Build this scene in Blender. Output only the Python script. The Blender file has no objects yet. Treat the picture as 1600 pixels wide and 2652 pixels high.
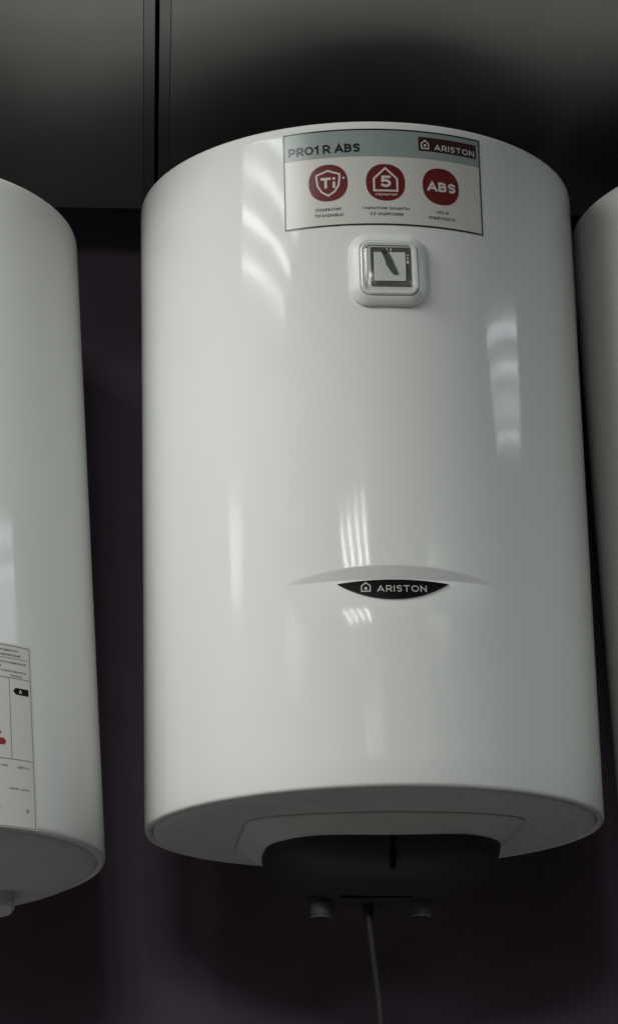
import bpy, bmesh, math, random
from mathutils import Matrix, Vector, Euler
from math import sin, cos, pi, radians as rad
random.seed(4)
SC = bpy.context.scene
COL = SC.collection

# ------------------------------------------------------------------ camera
cam_d = bpy.data.cameras.new("camera")
cam = bpy.data.objects.new("camera", cam_d)
COL.objects.link(cam)
_r = Vector((0.995345, -0.093475, -0.023454))
_u = Vector((-0.004958, -0.292715, 0.956187))
_f = Vector((0.096245, 0.95162, 0.291816))
cam.matrix_world = Matrix(((_r.x, _u.x, -_f.x, -0.32009), (_r.y, _u.y, -_f.y, -2.606927),
                           (_r.z, _u.z, -_f.z, -0.471769), (0, 0, 0, 1)))
cam_d.sensor_fit = 'HORIZONTAL'
cam_d.sensor_width = 36.0
cam_d.lens = 36.0 * 6992.29 / 1600.0
cam_d.clip_end = 100.0
SC.camera = cam

# ------------------------------------------------------------------ world, lights, exposure
W = bpy.data.worlds.new("World")
SC.world = W
W.use_nodes = True
bg = W.node_tree.nodes['Background']
bg.inputs['Color'].default_value = (0.95, 1.0, 0.97, 1)
bg.inputs['Strength'].default_value = 0.010
SC.view_settings.view_transform = 'Standard'
SC.view_settings.look = 'None'
SC.view_settings.exposure = 0.0
SC.view_settings.gamma = 1.0
SC.cycles.max_bounces = 8
SC.cycles.sample_clamp_indirect = 4.0

def area(name, loc, sx, sy, power, color, rz=0.0):
    l = bpy.data.lights.new(name, 'AREA')
    l.shape = 'RECTANGLE'
    l.size, l.size_y = sx, sy
    l.energy = power
    l.color = color
    o = bpy.data.objects.new(name, l)
    COL.objects.link(o)
    o.location = loc
    o.rotation_euler = (0, 0, rz)
    return o

CEIL = 1.03
def luminaire(x, y, power, color, rz, share=0.80):
    """recessed office luminaire: an opal tray with four brighter tubes"""
    area("luminaire_tray", (x, y, CEIL + 0.01), 0.70, 0.62, power * (1 - share), color, rz)
    for k in range(4):
        o = (k - 1.5) * 0.178
        area("luminaire_tube", (x + o * cos(rz), y + o * sin(rz), CEIL), 0.042, 0.61, power * share / 4, color, rz)

WARM = (0.985, 1.0, 0.955)
COOL = (0.86, 0.96, 1.0)
RZ = rad(12)
for x, y, p, c, rz in ((-0.945, -0.85, 19, WARM, rad(16)), (1.83, -0.72, 12, COOL, rad(-15)), (-2.85, -0.75, 18, WARM, RZ),
                       (-0.61, -3.00, 40, WARM, rad(4)), (1.55, -3.00, 8, WARM, rad(4)), (-2.55, -2.80, 8, WARM, RZ),
                       (-0.45, -4.70, 10, WARM, rad(4)), (1.50, -4.70, 2, WARM, rad(4)), (-2.35, -4.70, 2, WARM, RZ)):
    luminaire(x, y, p, c, rz)

# ------------------------------------------------------------------ materials
def mat(name, base, rough=0.5, spec=0.5, metal=0.0, bump=None, vary=None):
    m = bpy.data.materials.new(name)
    m.use_nodes = True
    nt = m.node_tree
    b = nt.nodes['Principled BSDF']
    b.inputs['Base Color'].default_value = (*base, 1)
    b.inputs['Roughness'].default_value = rough
    b.inputs['Specular IOR Level'].default_value = spec
    b.inputs['Metallic'].default_value = metal
    tc = nt.nodes.new('ShaderNodeTexCoord')
    if vary:
        sc, lo, hi = vary
        n = nt.nodes.new('ShaderNodeTexNoise')
        n.inputs['Scale'].default_value = sc
        n.inputs['Detail'].default_value = 6
        r = nt.nodes.new('ShaderNodeMapRange')
        r.inputs['From Min'].default_value = 0.3
        r.inputs['From Max'].default_value = 0.7
        r.inputs['To Min'].default_value = lo
        r.inputs['To Max'].default_value = hi
        mx = nt.nodes.new('ShaderNodeMix')
        mx.data_type = 'RGBA'
        mx.blend_type = 'MULTIPLY'
        mx.inputs['Factor'].default_value = 1.0
        mx.inputs[6].default_value = (*base, 1)
        nt.links.new(tc.outputs['Object'], n.inputs['Vector'])
        nt.links.new(n.outputs['Fac'], r.inputs['Value'])
        nt.links.new(r.outputs['Result'], mx.inputs[7])
        nt.links.new(mx.outputs[2], b.inputs['Base Color'])
    if bump:
        prev = None
        for sc, st, dist in bump:
            n = nt.nodes.new('ShaderNodeTexNoise')
            n.inputs['Scale'].default_value = sc
            n.inputs['Detail'].default_value = 3
            bp = nt.nodes.new('ShaderNodeBump')
            bp.inputs['Strength'].default_value = st
            bp.inputs['Distance'].default_value = dist
            nt.links.new(tc.outputs['Object'], n.inputs['Vector'])
            nt.links.new(n.outputs['Fac'], bp.inputs['Height'])
            if prev:
                nt.links.new(prev.outputs['Normal'], bp.inputs['Normal'])
            prev = bp
        nt.links.new(prev.outputs['Normal'], b.inputs['Normal'])
    return m

def clear_mat(name):
    m = bpy.data.materials.new(name)
    m.use_nodes = True
    nt = m.node_tree
    nt.nodes.remove(nt.nodes['Principled BSDF'])
    out = nt.nodes['Material Output']
    tr = nt.nodes.new('ShaderNodeBsdfTransparent')
    tr.inputs['Color'].default_value = (0.97, 0.98, 0.97, 1)
    gl = nt.nodes.new('ShaderNodeBsdfGlossy')
    gl.inputs['Roughness'].default_value = 0.12
    lw = nt.nodes.new('ShaderNodeLayerWeight')
    lw.inputs['Blend'].default_value = 0.5
    pw = nt.nodes.new('ShaderNodeMath')
    pw.operation = 'POWER'
    pw.inputs[1].default_value = 4.0
    fr = nt.nodes.new('ShaderNodeMath')
    fr.operation = 'MULTIPLY_ADD'
    fr.inputs[1].default_value = 0.8
    fr.inputs[2].default_value = 0.045
    nt.links.new(lw.outputs['Facing'], pw.inputs[0])
    nt.links.new(pw.outputs[0], fr.inputs[0])
    mx = nt.nodes.new('ShaderNodeMixShader')
    nt.links.new(fr.outputs[0], mx.inputs[0])
    nt.links.new(tr.outputs[0], mx.inputs[1])
    nt.links.new(gl.outputs[0], mx.inputs[2])
    nt.links.new(mx.outputs[0], out.inputs['Surface'])
    return m

M = dict(
    enamel=mat('white_enamel', (0.80, 0.812, 0.795), 0.062, 0.11, bump=[(7, 0.016, 0.02)], vary=(2.5, 0.975, 1.02)),
    plastic=mat('white_plastic', (0.78, 0.785, 0.765), 0.35, 0.35),
    cap=mat('grey_white_plastic', (0.70, 0.70, 0.67), 0.6, 0.3, bump=[(900, 0.25, 0.0006)], vary=(40, 0.93, 1.05)),
    boss=mat('moulded_plastic', (0.76, 0.76, 0.73), 0.6, 0.3, bump=[(900, 0.25, 0.0006)], vary=(40, 0.93, 1.05)),
    seam=mat('seam_gap_grey', (0.38, 0.38, 0.36), 0.8, 0.1),  # the gap's darkness, painted as a grey ring around the boss base
    black=mat('charcoal_plastic', (0.042, 0.042, 0.041), 0.5, 0.35, bump=[(900, 0.25, 0.0006)]),
    deep=mat('black_slot', (0.004, 0.004, 0.004), 0.9, 0.1),
    chrome=mat('dull_steel', (0.17, 0.17, 0.165), 0.6, 0.5, 0.2),
    cord=mat('grey_cable_sheath', (0.058, 0.055, 0.052), 0.55, 0.4),
    paper=mat('label_paper', (0.65, 0.63, 0.60), 0.27, 0.45),
    paper2=mat('energy_paper', (0.70, 0.69, 0.66), 0.45, 0.2),
    teal=mat('teal_print', (0.29, 0.34, 0.328), 0.27, 0.45),
    ink=mat('black_print', (0.018, 0.02, 0.02), 0.27, 0.4),
    matteink=mat('matte_black_print', (0.010, 0.010, 0.010), 0.7, 0.08),
    greyink=mat('grey_print', (0.16, 0.16, 0.15), 0.5, 0.2),
    maroon=mat('maroon_print', (0.045, 0.018, 0.018), 0.35, 0.25),
    red=mat('red_print', (0.150, 0.018, 0.020), 0.27, 0.45),
    whiteink=mat('white_print', (0.72, 0.70, 0.67), 0.4, 0.25),
    pinkink=mat('pale_print', (0.66, 0.60, 0.57), 0.4, 0.25),
    plate=mat('black_gloss_plate', (0.006, 0.006, 0.006), 0.3, 0.15),
    silver=mat('silver_print', (0.50, 0.51, 0.49), 0.4, 0.3),
    dialwhite=mat('dial_white', (0.72, 0.73, 0.70), 0.4, 0.3),
    dialdark=mat('dial_dark', (0.10, 0.105, 0.10), 0.4, 0.3),
    rim=mat('window_rim_plastic', (0.80, 0.81, 0.78), 0.25, 0.5),
    clear=clear_mat('clear_window'),
    wall=mat('plum_wall_paint', (0.165, 0.124, 0.172), 0.7, 0.15, bump=[(220, 0.45, 0.002), (18, 0.1, 0.01)], vary=(6, 0.85, 1.12)),
    soffit=mat('soffit_panel_white', (0.70, 0.71, 0.67), 0.55, 0.15, bump=[(350, 0.3, 0.001)], vary=(7, 0.93, 1.05)),
    strip=mat('joint_profile_grey', (0.58, 0.585, 0.59), 0.5, 0.2),
    lid=mat('lid_darkened_for_bounce', (0.03, 0.03, 0.03), 0.6, 0.2, vary=(14, 0.85, 1.1)),  # unseen white top, coloured dark to cut light bounced onto the soffit
    bounce_floor=mat('bounce_floor_grey', (0.44, 0.44, 0.43), 0.5, 0.2, vary=(3, 0.9, 1.1)),
    steel=mat('bracket_steel', (0.35, 0.35, 0.35), 0.5, 0.5, 1.0),
)

_nt = M['enamel'].node_tree
_tc = [n for n in _nt.nodes if n.type == 'TEX_COORD'][0]
_n = _nt.nodes.new('ShaderNodeTexNoise')
_n.inputs['Scale'].default_value = 11
_n.inputs['Detail'].default_value = 8
_n.inputs['Roughness'].default_value = 0.7
_mr = _nt.nodes.new('ShaderNodeMapRange')
_mr.inputs['From Min'].default_value = 0.40
_mr.inputs['From Max'].default_value = 0.72
_mr.inputs['To Min'].default_value = 0.064
_mr.inputs['To Max'].default_value = 0.14
_nt.links.new(_tc.outputs['Object'], _n.inputs['Vector'])
_nt.links.new(_n.outputs['Fac'], _mr.inputs['Value'])
_nt.links.new(_mr.outputs['Result'], _nt.nodes['Principled BSDF'].inputs['Roughness'])

# ------------------------------------------------------------------ mesh helpers
def mesh(name, v, f, m, parent=None, smooth=True, mx=None, sharp=None):
    me = bpy.data.meshes.new(name)
    me.from_pydata([tuple(p) for p in v], [], f)
    bm = bmesh.new()
    bm.from_mesh(me)
    bmesh.ops.remove_doubles(bm, verts=bm.verts, dist=1e-7)
    bmesh.ops.recalc_face_normals(bm, faces=bm.faces)
    bm.to_mesh(me)
    bm.free()
    if smooth:
        me.shade_smooth()
        if sharp:
            me.set_sharp_from_angle(angle=rad(sharp))
    me.materials.append(m)
    o = bpy.data.objects.new(name, me)
    COL.objects.link(o)
    if parent:
        o.parent = parent
    if mx is not None:
        o.matrix_local = mx
    return o

def box(name, lo, hi, m, parent=None):
    x0, y0, z0 = lo
    x1, y1, z1 = hi
    v = [(x0, y0, z0), (x1, y0, z0), (x1, y1, z0), (x0, y1, z0), (x0, y0, z1), (x1, y0, z1), (x1, y1, z1), (x0, y1, z1)]
    f = [(0, 3, 2, 1), (4, 5, 6, 7), (0, 1, 5, 4), (1, 2, 6, 5), (2, 3, 7, 6), (3, 0, 4, 7)]
    return mesh(name, v, f, m, parent, smooth=False)

def prism(name, poly, z0, z1, m, parent=None):
    n = len(poly)
    v = [(x, y, z0) for x, y in poly] + [(x, y, z1) for x, y in poly]
    f = [tuple(range(n - 1, -1, -1)), tuple(range(n, 2 * n))]
    f += [(i, (i + 1) % n, n + (i + 1) % n, n + i) for i in range(n)]
    return mesh(name, v, f, m, parent, smooth=False)

def loft(name, rings, m, parent=None, cap0=False, cap1=False, smooth=True, sharp=None, mx=None):
    n = len(rings[0])
    v = [p for r in rings for p in r]
    f = []
    for k in range(len(rings) - 1):
        for i in range(n):
            j = (i + 1) % n
            f.append((k * n + i, k * n + j, (k + 1) * n + j, (k + 1) * n + i))
    if cap0:
        f.append(tuple(range(n - 1, -1, -1)))
    if cap1:
        b = (len(rings) - 1) * n
        f.append(tuple(range(b, b + n)))
    return mesh(name, v, f, m, parent, smooth, mx, sharp)

def lathe(name, prof, m, parent=None, seg=192, smooth=True, sharp=None, c=(0, 0)):
    rings = []
    for r, z in prof:
        rings.append([(c[0] + r * sin(2 * pi * i / seg), c[1] - r * cos(2 * pi * i / seg), z) for i in range(seg)])
    return loft(name, rings, m, parent, smooth=smooth, sharp=sharp)

def tube(name, path, r, m, parent=None, seg=10):
    rings = []
    P = [Vector(p) for p in path]
    for i, p in enumerate(P):
        t = (P[min(i + 1, len(P) - 1)] - P[max(i - 1, 0)]).normalized()
        a = t.cross(Vector((0, 1, 0))).normalized()
        b = t.cross(a)
        rings.append([p + a * (r * cos(2 * pi * k / seg)) + b * (r * sin(2 * pi * k / seg)) for k in range(seg)])
    return loft(name, rings, m, parent, True, True)

def smooth_path(pts, n=12):
    out = []
    P = [pts[0]] + list(pts) + [pts[-1]]
    for i in range(1, len(P) - 2):
        a, b, c, d = (Vector(P[i + k]) for k in (-1, 0, 1, 2))
        for s in range(n):
            t = s / n
            out.append(0.5 * ((2 * b) + (c - a) * t + (2 * a - 5 * b + 4 * c - d) * t * t + (3 * b - a - 3 * c + d) * t ** 3))
    out.append(Vector(pts[-1]))
    return out

def tagthing(o, label, cat, group=None):
    o['label'] = label
    o['category'] = cat
    if group:
        o['group'] = group

def structure(o):
    o['kind'] = 'structure'
    return o

R = 0.225

def onto(u, v, off, radf=None):
    """unrolled position (u along the girth, v up) -> point on the shell, `off` proud of it"""
    a = u / R
    r = (radf(u, v) if radf else R) + off
    return (r * sin(a), -r * cos(a), v)

def sheet(name, u0, u1, v0, v1, off, m, parent, radf=None, thick=0.0002, step=0.004):
    nx = max(1, int(math.ceil((u1 - u0) / step)))
    ny = max(1, int(math.ceil((v1 - v0) / 0.03)))
    v, f = [], []
    for j in range(ny + 1):
        for i in range(nx + 1):
            v.append(onto(u0 + (u1 - u0) * i / nx, v0 + (v1 - v0) * j / ny, off, radf))
    k = nx + 1
    for j in range(ny):
        for i in range(nx):
            f.append((j * k + i, j * k + i + 1, (j + 1) * k + i + 1, (j + 1) * k + i))
    edge = [i for i in range(k)] + [j * k + nx for j in range(1, ny + 1)] + [ny * k + i for i in range(nx - 1, -1, -1)] + [j * k for j in range(ny - 1, 0, -1)]
    base = len(v)
    for e in edge:
        i, j = e % k, e // k
        v.append(onto(u0 + (u1 - u0) * i / nx, v0 + (v1 - v0) * j / ny, off - thick, radf))
    n = len(edge)
    for q in range(n):
        f.append((edge[q], base + q, base + (q + 1) % n, edge[(q + 1) % n]))
    return mesh(name, v, f, m, parent, smooth=True, sharp=30)

def disc(name, outline, off, m, parent, radf=None, rings=5, thick=0.0002, centre=None):
    """star-shaped filled print: concentric rings so that it follows the curve"""
    n = len(outline)
    cx = centre[0] if centre else sum(p[0] for p in outline) / n
    cy = centre[1] if centre else sum(p[1] for p in outline) / n
    v = [onto(cx, cy, off, radf)]
    for k in range(1, rings + 1):
        t = k / rings
        v += [onto(cx + (x - cx) * t, cy + (y - cy) * t, off, radf) for x, y in outline]
    v += [onto(x, y, off - thick, radf) for x, y in outline]
    f = [(0, 1 + i, 1 + (i + 1) % n) for i in range(n)]
    for k in range(rings):
        a, b = 1 + k * n, 1 + (k + 1) * n
        f += [(a + i, b + i, b + (i + 1) % n, a + (i + 1) % n) for i in range(n)]
    return mesh(name, v, f, m, parent, smooth=True, sharp=30)

def densify(pts, step, closed=True):
    out = []
    n = len(pts)
    for i in range(n if closed else n - 1):
        a, b = Vector(pts[i]), Vector(pts[(i + 1) % n])
        k = max(1, int(math.ceil((b - a).length / step)))
        out += [tuple(a.lerp(b, s / k)) for s in range(k)]
    if not closed:
        out.append(tuple(pts[-1]))
    return out

def outline_stroke(name, pts, w, off, m, parent, radf=None):
    """closed printed line of width w (centred on pts)"""
    n = len(pts)
    P = [Vector(p) for p in pts]
    ins, outs = [], []
    for i in range(n):
        d0 = (P[i] - P[i - 1]).normalized()
        d1 = (P[(i + 1) % n] - P[i]).normalized()
        n0, n1 = Vector((-d0.y, d0.x)), Vector((-d1.y, d1.x))
        b = (n0 + n1)
        b = b / max(0.3, b.length_squared) * 2 if b.length > 1e-6 else n0
        ins.append(P[i] + b * w / 2)
        outs.append(P[i] - b * w / 2)
    v = [onto(p.x, p.y, off, radf) for p in ins] + [onto(p.x, p.y, off, radf) for p in outs]
    f = [(i, (i + 1) % n, n + (i + 1) % n, n + i) for i in range(n)]
    return mesh(name, v, f, m, parent, smooth=False)

def ellipse(cx, cy, rx, ry, n=48, p=2.0):
    out = []
    for i in range(n):
        c, s = cos(2 * pi * i / n), sin(2 * pi * i / n)
        out.append((cx + rx * math.copysign(abs(c) ** (2 / p), c), cy + ry * math.copysign(abs(s) ** (2 / p), s)))
    return out

def text_verts(body, bold=0.0, space=1.0):
    cu = bpy.data.curves.new('lettering_curve', 'FONT')
    cu.body = body
    cu.size = 1.0
    cu.offset = bold
    cu.space_character = space
    cu.resolution_u = 3
    ob = bpy.data.objects.new('lettering_curve', cu)
    COL.objects.link(ob)
    bpy.context.view_layer.update()
    dg = bpy.context.evaluated_depsgraph_get()
    me = bpy.data.meshes.new_from_object(ob.evaluated_get(dg))
    v = [tuple(x.co) for x in me.vertices]
    f = [tuple(p.vertices) for p in me.polygons]
    bpy.data.objects.remove(ob)
    bpy.data.curves.remove(cu)
    bpy.data.meshes.remove(me)
    return v, f

def fit_text(body, u0, u1, v0, v1, bold, space):
    v, f = text_verts(body, bold, space)
    x0, x1 = min(p[0] for p in v), max(p[0] for p in v)
    y0, y1 = min(p[1] for p in v), max(p[1] for p in v)
    return [(u0 + (p[0] - x0) / (x1 - x0) * (u1 - u0), v0 + (p[1] - y0) / (y1 - y0) * (v1 - v0)) for p in v], f

def text(body, u0, u1, v0, v1, off, m, parent, bold=0.0, radf=None, name='lettering', space=1.0):
    """writing scaled to the box u0..u1 x v0..v1 and wrapped on the shell"""
    p2, f = fit_text(body, u0, u1, v0, v1, bold, space)
    return mesh(name, [onto(a, b, off, radf) for a, b in p2], f, m, parent, smooth=False)

# a plain wide sans drawn as strokes: glyph -> (width, polylines) in a unit-high box
def _arc(cx, cy, rx, ry, a0, a1, n=14):
    return [(cx + rx * cos(rad(a0 + (a1 - a0) * k / n)), cy + ry * sin(rad(a0 + (a1 - a0) * k / n))) for k in range(n + 1)]
GLYPHS = {
    'A': (1.00, [[(0, 0), (0.5, 1), (1.0, 0)], [(0.2, 0.27), (0.8, 0.27)]]),
    'R': (0.80, [[(0, 0), (0, 1), (0.45, 1)] + _arc(0.45, 0.70, 0.33, 0.30, 90, -90)[1:] + [(0, 0.40)], [(0.40, 0.40), (0.80, 0)]]),
    'P': (0.78, [[(0, 0), (0, 1), (0.45, 1)] + _arc(0.45, 0.68, 0.33, 0.32, 90, -90)[1:] + [(0, 0.36)]]),
    'O': (1.05, [_arc(0.525, 0.5, 0.525, 0.5, 90, 450, 32)]),
    'I': (0.0, [[(0, 0), (0, 1)]]),
    'T': (0.84, [[(0, 1), (0.84, 1)], [(0.42, 1), (0.42, 0)]]),
    'N': (0.84, [[(0, 0), (0, 1), (0.84, 0), (0.84, 1)]]),
    '1': (0.32, [[(0, 0.80), (0.32, 1), (0.32, 0)]]),
    'S': (0.74, [[(0.72, 0.88)] + _arc(0.40, 0.75, 0.36, 0.25, 60, 180)[1:] + _arc(0.40, 0.72, 0.36, 0.20, 190, 262)[1:] + _arc(0.36, 0.28, 0.37, 0.24, 80, 0)[1:] + _arc(0.36, 0.26, 0.37, 0.26, -10, -125)]),
    'B': (0.80, [[(0.42, 0.53), (0, 0.53), (0, 1), (0.42, 1)] + _arc(0.42, 0.765, 0.30, 0.235, 90, -90)[1:], [(0, 0.53), (0, 0), (0.46, 0)] + _arc(0.46, 0.265, 0.32, 0.265, -90, 90)[1:]]),
    'i': (0.0, [[(0, 0), (0, 0.46)], [(0, 0.99), (0, 1.0)]]),
    '5': (0.70, [[(0.66, 1), (0.10, 1), (0.06, 0.56)] + _arc(0.33, 0.31, 0.36, 0.31, 130, -140)]),
    ' ': (0.50, []),
}
def sign(body, u0, u1, v0, v1, w, off, m, parent, radf=None, gap=0.42, name='lettering'):
    """stroke lettering fitted to the box, stroke width w"""
    x, strokes = 0.0, []
    for ch in body:
        gw, ps = GLYPHS[ch]
        strokes += [[(x + a, b) for a, b in p] for p in ps]
        x += gw + (gap if ch != ' ' else 0.0)
    x1 = max(a for p in strokes for a, b in p)
    kx, ky = (u1 - u0 - w) / x1, (v1 - v0 - w)
    v, f = [], []
    for q, st in enumerate(strokes):
        P = [Vector((u0 + w / 2 + a * kx, v0 + w / 2 + b * ky)) for a, b in st]
        closed = (P[0] - P[-1]).length < 1e-6
        if closed:
            P = P[:-1]
        else:
            P[0] = P[0] + (P[0] - P[1]).normalized() * w * 0.5
            P[-1] = P[-1] + (P[-1] - P[-2]).normalized() * w * 0.5
        n, b0 = len(P), len(v)
        for i in range(n):
            d0 = (P[i] - P[i - 1]).normalized() if (i or closed) else (P[1] - P[0]).normalized()
            d1 = (P[(i + 1) % n] - P[i]).normalized() if (i < n - 1 or closed) else d0
            bb = Vector((-d0.y - d1.y, d0.x + d1.x))
            bb = bb * (2 / max(0.35, bb.length_squared))
            for sgn in (0.5, -0.5):
                c = P[i] + bb * w * sgn
                v.append(onto(c.x, c.y, off + q * 8e-6, radf))
        for i in range(n if closed else n - 1):
            j = (i + 1) % n
            f.append((b0 + 2 * i, b0 + 2 * j, b0 + 2 * j + 1, b0 + 2 * i + 1))
    return mesh(name, v, f, m, parent, smooth=False)

# ------------------------------------------------------------------ setting
WALL_Y = 0.245
SOFFIT_Z = 0.764
wall = structure(box('wall', (-2.6, WALL_Y, -2.1), (2.6, WALL_Y + 0.12, 0.95), M['wall']))
bounce_floor = structure(box('bounce_floor', (-4, -1.5, -2.2), (0.9, WALL_Y, -2.1), M['bounce_floor']))  # unseen bounce strip, cut short to shape light on undersides, soffit and wall
soffit = bpy.data.objects.new('soffit', None)
COL.objects.link(soffit)
structure(soffit)
yb, yf = WALL_Y - 0.002, -0.288
sx = lambda y: -0.2078 + 0.0365 * y   # joint line, a little askew
g, s_, h = 0.0023, 0.0130, 0.0007
def band(name, a0, a1, z0, z1, m):
    return prism(name, [(sx(yf) + a0 if a0 > -2 else -2.6, yf), (sx(yf) + a1 if a1 < 2 else 2.6, yf),
                        (sx(yb) + a1 if a1 < 2 else 2.6, yb), (sx(yb) + a0 if a0 > -2 else -2.6, yb)], z0, z1, m, soffit)
band('panel', -3, -s_ - h, SOFFIT_Z, SOFFIT_Z + 0.018, M['soffit'])
band('panel', s_ + h, 3, SOFFIT_Z, SOFFIT_Z + 0.018, M['soffit'])
band('joint_strip', -s_, -g, SOFFIT_Z - 0.0008, SOFFIT_Z + 0.018, M['strip'])
band('joint_strip', g, s_, SOFFIT_Z - 0.0008, SOFFIT_Z + 0.018, M['strip'])
band('backing_board', -3, 3, SOFFIT_Z + 0.019, SOFFIT_Z + 0.034, M['deep'])

# ------------------------------------------------------------------ heater parts
AZ0, HALF = rad(-0.8), rad(25.5)
def groove(u, v):
    """pressed crescent above the name plate: depth below the drum"""
    s = (u / R - AZ0) / HALF
    if abs(s) >= 1:
        return 0.0
    zu, zl = groove_lines(u)
    A = 0.0034 * (1 - s * s)
    if v >= zu:
        return 0.0
    if v >= zl:
        return A * (zu - v) / (zu - zl)
    w = (zl - v) / 0.052
    return A * (1 - w) ** 3 if w < 1 else 0.0
def groove_lines(u):
    s = max(-1.0, min(1.0, (u / R - AZ0) / HALF))
    return 0.2080 - 0.0125 * s * s, 0.1948 - 0.0010 * s * s
def pressed(u, v):
    return R - groove(u, v)

def shell(parent, H, pressed_front, rim=None):
    azs = []
    if pressed_front:
        a = -28.0
        while a < 28.0:
            azs.append(rad(a))
            a += 0.4
        azs += [rad(28 + 2 * k) for k in range(152)]
    else:
        azs = [2 * pi * k / 240 for k in range(240)]
    rows = [('p', R - 0.0075, 0.0035), ('p', R - 0.0065, 0.0008), ('p', R - 0.0040, 0.0), ('p', R - 0.0016, 0.0006), ('p', R - 0.0003, 0.0022)]
    zz = [0.0045, 0.03, 0.06, 0.10]
    if rim:
        rows = [('p', R - 0.0075, 0.0035), ('p', R - 0.0082, 0.0004)] + [('p', R - rim + rim * sin(k * pi / 16), rim - rim * cos(k * pi / 16)) for k in range(1, 8)]
        zz = [rim + 0.001, 0.03, 0.06, 0.10]
    if pressed_front:
        zz += [0.125 + 0.003 * k for k in range(15)]
        zz += [0.170 + 0.00125 * k for k in range(20)]
        zz += [0.1948 + 0.0132 * k / 12 for k in range(13)]
        zz += [0.2086, 0.2092, 0.211, 0.215, 0.222, 0.235]
    zz += [0.26 + (H - 0.012 - 0.26) * k / 14 for k in range(15)]
    rows += [('z', None, z) for z in zz]
    for k in range(1, 9):
        a = k / 8 * pi / 2
        rows.append(('p', R - 0.006 + 0.006 * cos(a), H - 0.006 + 0.006 * sin(a)))
    rows += [('p', R - 0.012, H - 0.001)]
    lathe('darkened_top_lid', [(R - 0.012, H - 0.004), (R - 0.013, H + 0.0005), (R - 0.03, H + 0.001), (R - 0.10, H + 0.007), (0.05, H + 0.011), (0.0005, H + 0.012)], M['lid'], parent, seg=96)  # out of view; its dark colour keeps the soffit above it shaded
    rings = []
    for kind, r, z in rows:
        ring = []
        for a in azs:
            if kind == 'p':
                ring.append((r * sin(a), -r * cos(a), z))
            else:
                u = R * (a if a <= pi else a - 2 * pi)
                z2 = z
                rr = R
                if pressed_front and abs(a) < rad(28.1):
                    zu, zl = groove_lines(u)
                    for (p0, q0), (p1, q1) in (((0.11, 0.11), (0.1948, zl)), ((0.1948, zl), (0.2080, zu)), ((0.2080, zu), (0.24, 0.24))):
                        if p0 <= z <= p1:
                            z2 = q0 + (q1 - q0) * (z - p0) / (p1 - p0)
                            break
                    rr = pressed(u, z2)
                ring.append((rr * sin(a), -rr * cos(a), z2))
        rings.append(ring)
    return loft('drum', rings, M['enamel'], parent)

def bracket(parent, z, wall_gap):
    o = box('wall_bracket', (-0.10, R * cos(0.44), z), (0.10, R + wall_gap, z + 0.06), M['steel'], parent)
    return o

def oval(hw, yf_, yb_, z, n=64, p=3.0):
    out = []
    for i in range(n):
        c, s = cos(2 * pi * i / n), sin(2 * pi * i / n)
        x = hw * math.copysign(abs(c) ** (2 / p), c)
        y = (yb_ if s > 0 else yf_) * abs(s) ** (2 / p)
        out.append((x, y, z))
    return out

def pad(hw, yfe, bulge, yb_, z, p, n=96):
    out = []
    for i in range(n):
        c, s = cos(2 * pi * i / n), sin(2 * pi * i / n)
        x = hw * math.copysign(abs(c) ** (2 / p), c)
        y = yb_ * s ** (2 / p) if s > 0 else -yfe * abs(s) ** (2 / p) - bulge * (1 - (x / hw) ** 2) * min(1.0, abs(s) * 8)
        out.append((x + 0.005, y, z))
    return out

def service_boss(cap, z0, z1):
    o = loft('service_boss', [pad(0.1360, 0.080, 0.0325, 0.125, z0, 8), pad(0.1355, 0.0795, 0.0325, 0.125, z0 - 0.0022, 8),
                              pad(0.1175, 0.075, 0.0215, 0.110, z1, 4.5), pad(0.1160, 0.074, 0.0210, 0.108, z1 - 0.0008, 4.5)], M['boss'], cap, cap1=True, sharp=25)
    loft('boss_seam', [pad(0.1368, 0.0808, 0.0325, 0.126, z0 - 0.0003, 8), pad(0.1368, 0.0808, 0.0325, 0.126, z0 - 0.0011, 8),
                       pad(0.1356, 0.0796, 0.0325, 0.125, z0 - 0.0011, 8)], M['seam'], cap, sharp=25)
    return o

def bottom_cap(parent, dome):
    prof = [(R - 0.0080, 0.012), (R - 0.0082, 0.004), (R - 0.0090, 0.0005), (R - 0.0105, -0.0004), (R - 0.018, -0.0012 - dome * 0.25)]
    for k in range(1, 9):
        t = k / 8
        prof.append(((R - 0.018) * (1 - t) + 0.0005 * t, -0.0012 - dome * (0.25 + 0.75 * (1 - (1 - t) ** 2))))
    return lathe('bottom_cap', prof, M['cap'], parent, seg=160)

def water_heater(label, H, mxw):
    root = bpy.data.objects.new('water_heater', None)
    COL.objects.link(root)
    root.matrix_world = mxw
    tagthing(root, label, 'water heater', 'water heaters hung side by side')
    return root

# ================================================================== the middle heater
H1 = 0.659
main = water_heater('middle white water heater with product sticker, square thermometer and black name plate', H1, Matrix())
shell(main, H1, True)
bracket(main, 0.50, 0.0195)
cap = bottom_cap(main, 0.0)
service_boss(cap, -0.0006, -0.0198)
_sh = lambda r: [(x + 0.0055, y, z) for x, y, z in r]
cov = loft('service_cover', [_sh(q) for q in [oval(0.1150, -0.0945, 0.108, -0.0200, p=3.2), oval(0.1140, -0.0940, 0.108, -0.0290, p=3.2), oval(0.1085, -0.0905, 0.106, -0.0410, p=3.0),
                             oval(0.0955, -0.080, 0.098, -0.0530, p=2.7), oval(0.0740, -0.060, 0.083, -0.0625, p=2.5),
                             oval(0.047, -0.034, 0.058, -0.0685, p=2.3), oval(0.016, -0.008, 0.02, -0.0705, p=2.1)]],
           M['black'], main, cap1=True, sharp=50)
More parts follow.
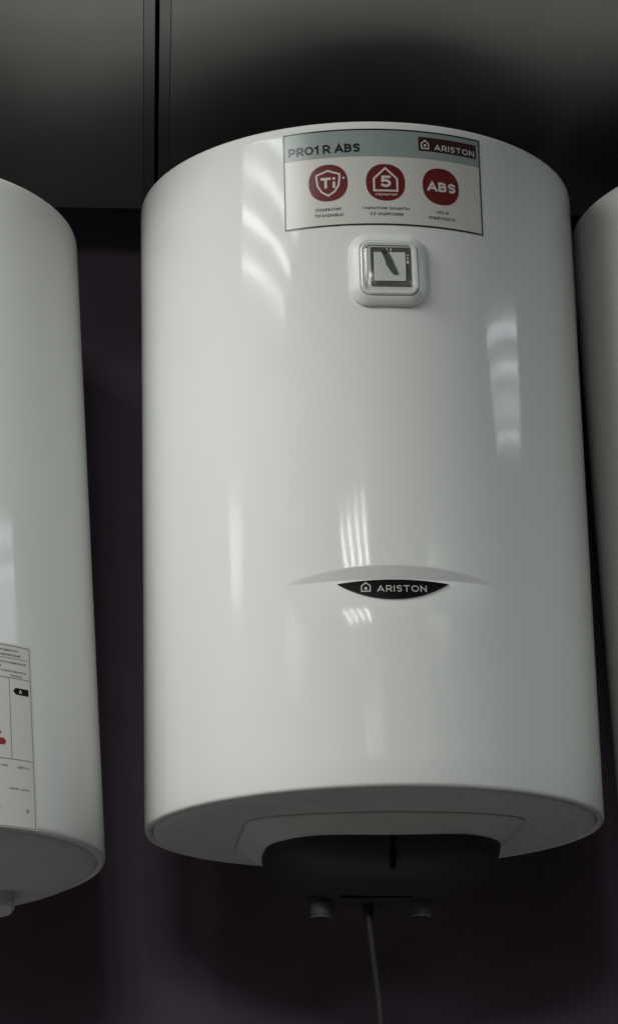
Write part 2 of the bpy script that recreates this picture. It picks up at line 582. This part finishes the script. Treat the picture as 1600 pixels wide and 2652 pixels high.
# moulding seam on the front of the cover and the cable slot underneath
loft('moulding_seam', [[(0.0035, y - 0.0008, z), (0.0085, y - 0.0008, z), (0.0085, y + 0.004, z), (0.0035, y + 0.004, z)]
                       for y, z in ((-0.0945, -0.0215), (-0.0945, -0.0300), (-0.0926, -0.0430), (-0.0885, -0.0510))], M['deep'], cov, True, True, smooth=False)
disc_pts = oval(0.036, -0.005, 0.005, -0.0684, n=32, p=2.5)
loft('cable_slot', [[(x - 0.002, y - 0.026, z) for x, y, z in disc_pts], [(x * 0.96 - 0.002, y * 0.9 - 0.026, -0.0694) for x, y, z in disc_pts]], M['deep'], cov, True, True)
for px in (-0.0535, 0.0440):
    prof = [(0.0108, -0.055), (0.0108, -0.0690)]
    prof += [(0.0104, -0.0694), (0.0104, -0.0806), (0.0098, -0.0810), (0.0098, -0.0818), (0.0106, -0.0822), (0.0106, -0.0838)]
    prof += [(0.0086, -0.0842), (0.0082, -0.0700), (0.0005, -0.0698)]
    st = lathe('pipe_stub', prof, M['chrome'], main, seg=32, sharp=40, c=(px, 0.006))
    lathe('collar', [(0.0105, -0.060), (0.0135, -0.0605), (0.0135, -0.0695), (0.0108, -0.0700)], M['black'], st, seg=32, sharp=40, c=(px, 0.006))
pc = tube('power_cord', smooth_path([(-0.008, 0.010, -0.066), (-0.0078, 0.004, -0.078), (-0.0058, 0.0, -0.108), (-0.0030, 0.0, -0.137), (-0.0006, 0.0, -0.160),
                                     (0.0008, 0.0, -0.187), (0.004, 0.008, -0.26), (0.006, 0.05, -0.40), (-0.02, 0.12, -0.60), (-0.03, 0.19, -0.85)]), 0.0034, M['cord'], main)
lathe('strain_relief', [(0.0065, -0.068), (0.0065, -0.073), (0.0048, -0.084), (0.0036, -0.086)], M['black'], pc, seg=20, c=(-0.0074, 0.008))

# ---- product sticker
L0, L1, B0, B1 = -0.0967, 0.1036, 0.5478, 0.6492
lab = sheet('product_label', L0, L1, B0, B1, 0.00030, M['paper'], main)
def frame(name, u0, u1, v0, v1, w, off, m, parent):
    pts = densify([(u0, v0), (u1, v0), (u1, v1), (u0, v1)], 0.006)
    return outline_stroke(name, pts, w, off, m, parent)
sheet('header_band', L0 + 0.0016, L1 - 0.0016, 0.6198, B1 - 0.0016, 0.00042, M['teal'], lab, thick=0.0001)
frame('border', L0 + 0.0009, L1 - 0.0009, B0 + 0.0009, B1 - 0.0009, 0.0016, 0.00050, M['ink'], lab)
sign('PRO1 R ABS', -0.0912, -0.0210, 0.6244, 0.6336, 0.00215, 0.00055, M['ink'], lab)
sheet('brand_plate', 0.0368, 0.0990, 0.6280, 0.6428, 0.00050, M['maroon'], lab, thick=0.0001)
def house(cx, v0, w, hh, eave, r=0.0):
    return [(cx - w / 2, v0), (cx + w / 2, v0), (cx + w / 2, v0 + eave), (cx, v0 + hh), (cx - w / 2, v0 + eave)]
outline_stroke('house_emblem', densify(house(0.0434, 0.6308, 0.0072, 0.0085, 0.0052), 0.002), 0.0011, 0.00060, M['whiteink'], lab)
disc('emblem_dot', ellipse(0.0434, 0.6340, 0.0013, 0.0014, 16), 0.00060, M['whiteink'], lab, rings=1)
sign('ARISTON', 0.0532, 0.0965, 0.6301, 0.6360, 0.00095, 0.00060, M['whiteink'], lab)
# three round badges
for cx, cy in ((-0.0527, 0.5934), (0.0029, 0.5925), (0.0585, 0.5920)):
    disc('badge', ellipse(cx, cy, 0.0190, 0.0192, 56, 2.25), 0.00050, M['red'], lab, thick=0.0001)
cx = -0.0527
sh = [(cx, 0.5800), (cx + 0.0062, 0.5840), (cx + 0.0102, 0.5905), (cx + 0.0112, 0.5985), (cx + 0.0112, 0.6020), (cx + 0.0060, 0.6038), (cx, 0.6062),
      (cx - 0.0060, 0.6038), (cx - 0.0112, 0.6020), (cx - 0.0112, 0.5985), (cx - 0.0102, 0.5905), (cx - 0.0062, 0.5840)]
outline_stroke('shield_emblem', densify(sh, 0.003), 0.0018, 0.00060, M['pinkink'], lab)
sign('Ti', cx - 0.0072, cx + 0.0070, 0.5878, 0.5990, 0.0026, 0.00062, M['pinkink'], lab, gap=0.5)
disc('emblem_dot', ellipse(cx + 0.0150, 0.5978, 0.0011, 0.0011, 14), 0.00060, M['pinkink'], lab, rings=1)
cx = 0.0029
outline_stroke('house_emblem', densify(house(cx, 0.5838, 0.0226, 0.0236, 0.0126), 0.003), 0.0019, 0.00060, M['pinkink'], lab)
sign('5', cx - 0.0050, cx + 0.0052, 0.5874, 0.5995, 0.0026, 0.00062, M['pinkink'], lab)
text('гарантия', cx - 0.0100, cx + 0.0110, 0.5780, 0.5808, 0.00062, M['pinkink'], lab, bold=0.01)
cx = 0.0585
sign('ABS', cx - 0.0144, cx + 0.0152, 0.5864, 0.5964, 0.0024, 0.00062, M['pinkink'], lab)
for body, a, b, v in (('ПОКРЫТИЕ', -0.0655, -0.0405, 0.5640), ('TITANSHIELD', -0.0667, -0.0388, 0.5580), ('ГАРАНТИЯ ЗАЩИТЫ', -0.0200, 0.0255, 0.5637),
                      ('ОТ КОРРОЗИИ', -0.0130, 0.0190, 0.5578), ('УЗО В', 0.0522, 0.0652, 0.5632), ('КОМПЛЕКТЕ', 0.0445, 0.0725, 0.5570)):
    text(body, a, b, v, v + 0.0031, 0.00055, M['ink'], lab, bold=0.012)

# ---- name plate in the pressed crescent
UC = -0.0021
def plate_pts(n=40):
    top = [(UC - 0.0524 + 0.1048 * i / n, None) for i in range(n + 1)]
    pts = []
    for i in range(n + 1):
        s = -1 + 2 * i / n
        pts.append((UC + 0.0526 * s, 0.1913 - 0.0157 * (1 - abs(s) ** 2.1)))
    for i in range(n - 1, 0, -1):
        s = -1 + 2 * i / n
        pts.append((UC + 0.0526 * s, 0.1913 + 0.0032 * (1 - s * s)))
    return pts
npl = disc('name_plate', plate_pts(), 0.0012, M['plate'], main, pressed, rings=8, thick=0.0016, centre=(UC, 0.1865))
outline_stroke('house_emblem', densify(house(-0.0282, 0.1830, 0.0080, 0.0085, 0.0054), 0.002), 0.0011, 0.0015, M['silver'], npl, pressed)
disc('emblem_dot', ellipse(-0.0282, 0.1858, 0.0014, 0.0016, 16), 0.0015, M['silver'], npl, pressed, rings=1)
sign('ARISTON', -0.0178, 0.0285, 0.1823, 0.1886, 0.00095, 0.0015, M['silver'], npl, radf=pressed)

# ---- thermometer with clear window
TA = 0.0026 / 0.233
T0 = Vector((R * sin(TA), -R * cos(TA), 0.5003))
TM = Matrix(((cos(TA), sin(TA), 0), (sin(TA), -cos(TA), 0), (0, 0, 1)))    # local x right, d out of the drum, z up
def tp(x, z, d):
    return T0 + Vector((cos(TA) * x + sin(TA) * d, sin(TA) * x - cos(TA) * d, z))
def rrect(hw, hh, r, n=8, cx=0.0, cz=0.0):
    out = []
    for qx, qz, a0 in ((1, 1, 0), (-1, 1, 90), (-1, -1, 180), (1, -1, 270)):
        for k in range(n + 1):
            a = rad(a0 + 90 * k / n)
            out.append((cx + qx * (hw - r) + r * cos(a), cz + qz * (hh - r) + r * sin(a)))
    return out
drum_d = lambda x: math.sqrt(R * R - x * x) - R
def tring(hw, hh, r, d, follow=0.0, cx=0.0, cz=0.0):
    return [tp(x, z, d + follow * drum_d(x)) for x, z in rrect(hw, hh, r, cx=cx, cz=cz)]
bez = loft('thermometer', [tring(0.0374, 0.0369, 0.019, -0.001, 1), tring(0.0374, 0.0369, 0.019, 0.0018, 1), tring(0.0368, 0.0363, 0.0185, 0.0030, 1),
                           tring(0.0355, 0.0350, 0.0175, 0.0038, 0.9), tring(0.0290, 0.0290, 0.0105, 0.0074, 0.2), tring(0.0281, 0.0281, 0.0095, 0.0072, 0),
                           tring(0.0278, 0.0278, 0.0092, 0.0040, 0)], M['plastic'], main, cap1=True, sharp=45)
loft('window_rim', [tring(0.0274, 0.0274, 0.0092, 0.0045), tring(0.0274, 0.0274, 0.0092, 0.0080), tring(0.0262, 0.0262, 0.0085, 0.0088),
                    tring(0.0235, 0.0235, 0.0062, 0.0084), tring(0.0225, 0.0225, 0.0045, 0.0066)], M['rim'], bez, sharp=35)
loft('dial_frame', [tring(0.0228, 0.0228, 0.004, 0.0044), tring(0.0228, 0.0228, 0.004, 0.0072), ], M['dialwhite'], bez, cap1=True, smooth=False)
loft('scale_band', [tring(0.0192, 0.0200, 0.0012, 0.0071, cx=0.0016, cz=0.0014), tring(0.0192, 0.0200, 0.0012, 0.0078, cx=0.0016, cz=0.0014)], M['dialdark'], bez, cap1=True, smooth=False)
loft('dial_plate', [tring(0.0152, 0.0147, 0.0008, 0.0077, cx=0.0006, cz=0.0014), tring(0.0152, 0.0147, 0.0008, 0.0084, cx=0.0006, cz=0.0014)], M['dialwhite'], bez, cap1=True, smooth=False)
ned = [(-0.0080, 0.0175), (-0.0032, 0.0192), (0.0010, 0.0120), (0.0078, -0.0052), (0.0066, -0.0066), (0.0036, -0.0066), (0.0012, -0.0040), (-0.0030, 0.0030), (-0.0040, 0.0080)]
loft('needle', [[tp(x, z, 0.0090) for x, z in ned], [tp(x, z, 0.0098) for x, z in ned]], M['dialdark'], bez, True, True, smooth=False)
loft('needle_hub', [[tp(-0.0052 + 0.0018 * cos(k * pi / 8), 0.0158 + 0.0018 * sin(k * pi / 8), d) for k in range(16)] for d in (0.0078, 0.0104)], M['black'], bez, True, True, smooth=False)
def dial_text(body, x0, x1, z0, z1):
    p2, f = fit_text(body, x0, x1, z0, z1, 0.02, 1.0)
    mesh('lettering', [tp(a, b, 0.0081) for a, b in p2], f, M['whiteink'], bez, smooth=False)
dial_text('2', -0.0026, -0.0006, 0.0172, 0.0203)
dial_text('1', 0.0014, 0.0026, 0.0172, 0.0203)
for k, (a, b) in enumerate(((0.0122, 0.0146), (0.0085, 0.0113), (0.0048, 0.0076))):
    dial_text('431'[k], 0.0168, 0.0192, a, b)
loft('window_cover', [tring(0.0262, 0.0262, 0.0088, 0.0088), tring(0.0258, 0.0258, 0.0086, 0.0096), tring(0.0225, 0.0225, 0.0062, 0.0122),
                      tring(0.0215, 0.0215, 0.0052, 0.0126)], M['clear'], bez, cap1=True, sharp=25)

# ================================================================== left heater (larger share of its face out of frame)
H2 = 0.6518
Lm = Matrix.Translation((-0.5021, -0.010, -0.0452 + H2 / 2)) @ Matrix.Rotation(-0.0436, 4, 'Y') @ Matrix.Rotation(-0.0376, 4, 'X') @ Matrix.Translation((0, 0, -H2 / 2))
left = water_heater('white water heater at the left edge with a printed energy sticker low on its side', H2, Lm)
shell(left, H2, False, 0.0055)
bracket(left, 0.50, 0.020)
lcap = bottom_cap(left, 0.016)
loft('service_boss', [[(x, y + 0.070, z) for x, y, z in oval(a, -0.046, 0.046, zz, p=4)] for a, zz in ((0.1375, -0.008), (0.1365, -0.0225), (0.1330, -0.0260))],
     M['boss'], lcap, cap1=True, sharp=30)

e0, e1, f0, f1 = 0.0905, 0.1762, 0.0022, 0.1716
el = sheet('energy_label', e0 - 0.002, e1 + 0.0022, f0 - 0.0012, f1 + 0.0022, 0.00030, M['paper2'], left)
outline_stroke('border', densify([(e0, f0), (e1, f0), (e1, f1), (e0, f1)], 0.006), 0.0006, 0.00045, M['greyink'], el)
def rule(u0, u1, v0, v1):
    sheet('rule', u0, u1, v0, v1, 0.00045, M['greyink'], el, thick=0.0001)
rule(e0 + 0.0004, e1 - 0.0004, 0.1408, 0.1413)
rule(0.1505, 0.1510, 0.0650, 0.1406)
rule(e0 + 0.0004, e1 - 0.0004, 0.0644, 0.0649)
rule(0.1000, 0.1735, 0.1596, 0.1600)
for body, a, b, v, hh, mm, bo in (('Энергетическая эффективность', 0.0950, 0.1626, 0.1656, 0.0030, 'ink', 0.02),
                                  ('Водонагреватель накопительный', 0.0950, 0.1644, 0.1612, 0.0030, 'ink', 0.02),
                                  ('Наименование изготовителя', 0.0950, 0.1712, 0.1545, 0.0026, 'greyink', 0.01),
                                  ('Обозначение модели', 0.0950, 0.1420, 0.1503, 0.0026, 'greyink', 0.01),
                                  ('Класс энергетической эффективности', 0.0950, 0.1710, 0.1460, 0.0026, 'greyink', 0.01),
                                  ('Потребление', 0.1515, 0.1664, 0.1420, 0.0024, 'greyink', 0.01),
                                  ('кВт·ч', 0.1566, 0.1705, 0.0566, 0.0024, 'greyink', 0.01),
                                  ('Расход энергии', 0.1060, 0.1455, 0.0570, 0.0024, 'greyink', 0.01),
                                  ('Объём, литры', 0.1464, 0.1700, 0.0360, 0.0024, 'greyink', 0.01),
                                  ('50', 0.1650, 0.1688, 0.0162, 0.0034, 'greyink', 0.01),
                                  ('Напряжение', 0.1100, 0.1362, 0.0170, 0.0024, 'greyink', 0.01)):
    text(body, a, b, v, v + hh, 0.00050, M[mm], el, bold=bo)
arrow = lambda a, b, v0, v1, t: densify([(a, v0), (b, v0), (b + t, (v0 + v1) / 2), (b, v1), (a, v1)], 0.005)
cols = ((0.02, 0.16, 0.03), (0.06, 0.22, 0.03), (0.22, 0.30, 0.03), (0.45, 0.36, 0.03), (0.42, 0.22, 0.03), (0.34, 0.09, 0.03), (0.28, 0.025, 0.022))
for k, c in enumerate(cols):
    v = 0.1300 - 0.0083 * k
    disc('class_arrow', arrow(0.0950, 0.1125 + 0.0050 * k, v - 0.0031, v + 0.0031, 0.0026), 0.00045, mat('class_print', c, 0.45, 0.2), el, rings=6, thick=0.0001)
disc('class_arrow', densify([(0.1735, 0.1259), (0.1735, 0.1322), (0.1580, 0.1322), (0.1549, 0.1290), (0.1580, 0.1259)], 0.004), 0.00045, M['matteink'], el, rings=4, thick=0.0001)
text('A', 0.1616, 0.1652, 0.1271, 0.1309, 0.00055, M['whiteink'], el, bold=0.02)

# ================================================================== right heater
H3 = 0.6546
right = water_heater('white water heater in shadow behind the right edge, only its side in view', H3,
                     Matrix.Translation((0.4670, 0.0, H3 / 2)) @ Matrix.Rotation(-0.026, 4, 'Y') @ Matrix.Translation((0, 0, -H3 / 2)))
shell(right, H3, False)
bracket(right, 0.50, 0.0195)
rcap = bottom_cap(right, 0.0)
service_boss(rcap, -0.0006, -0.0198)
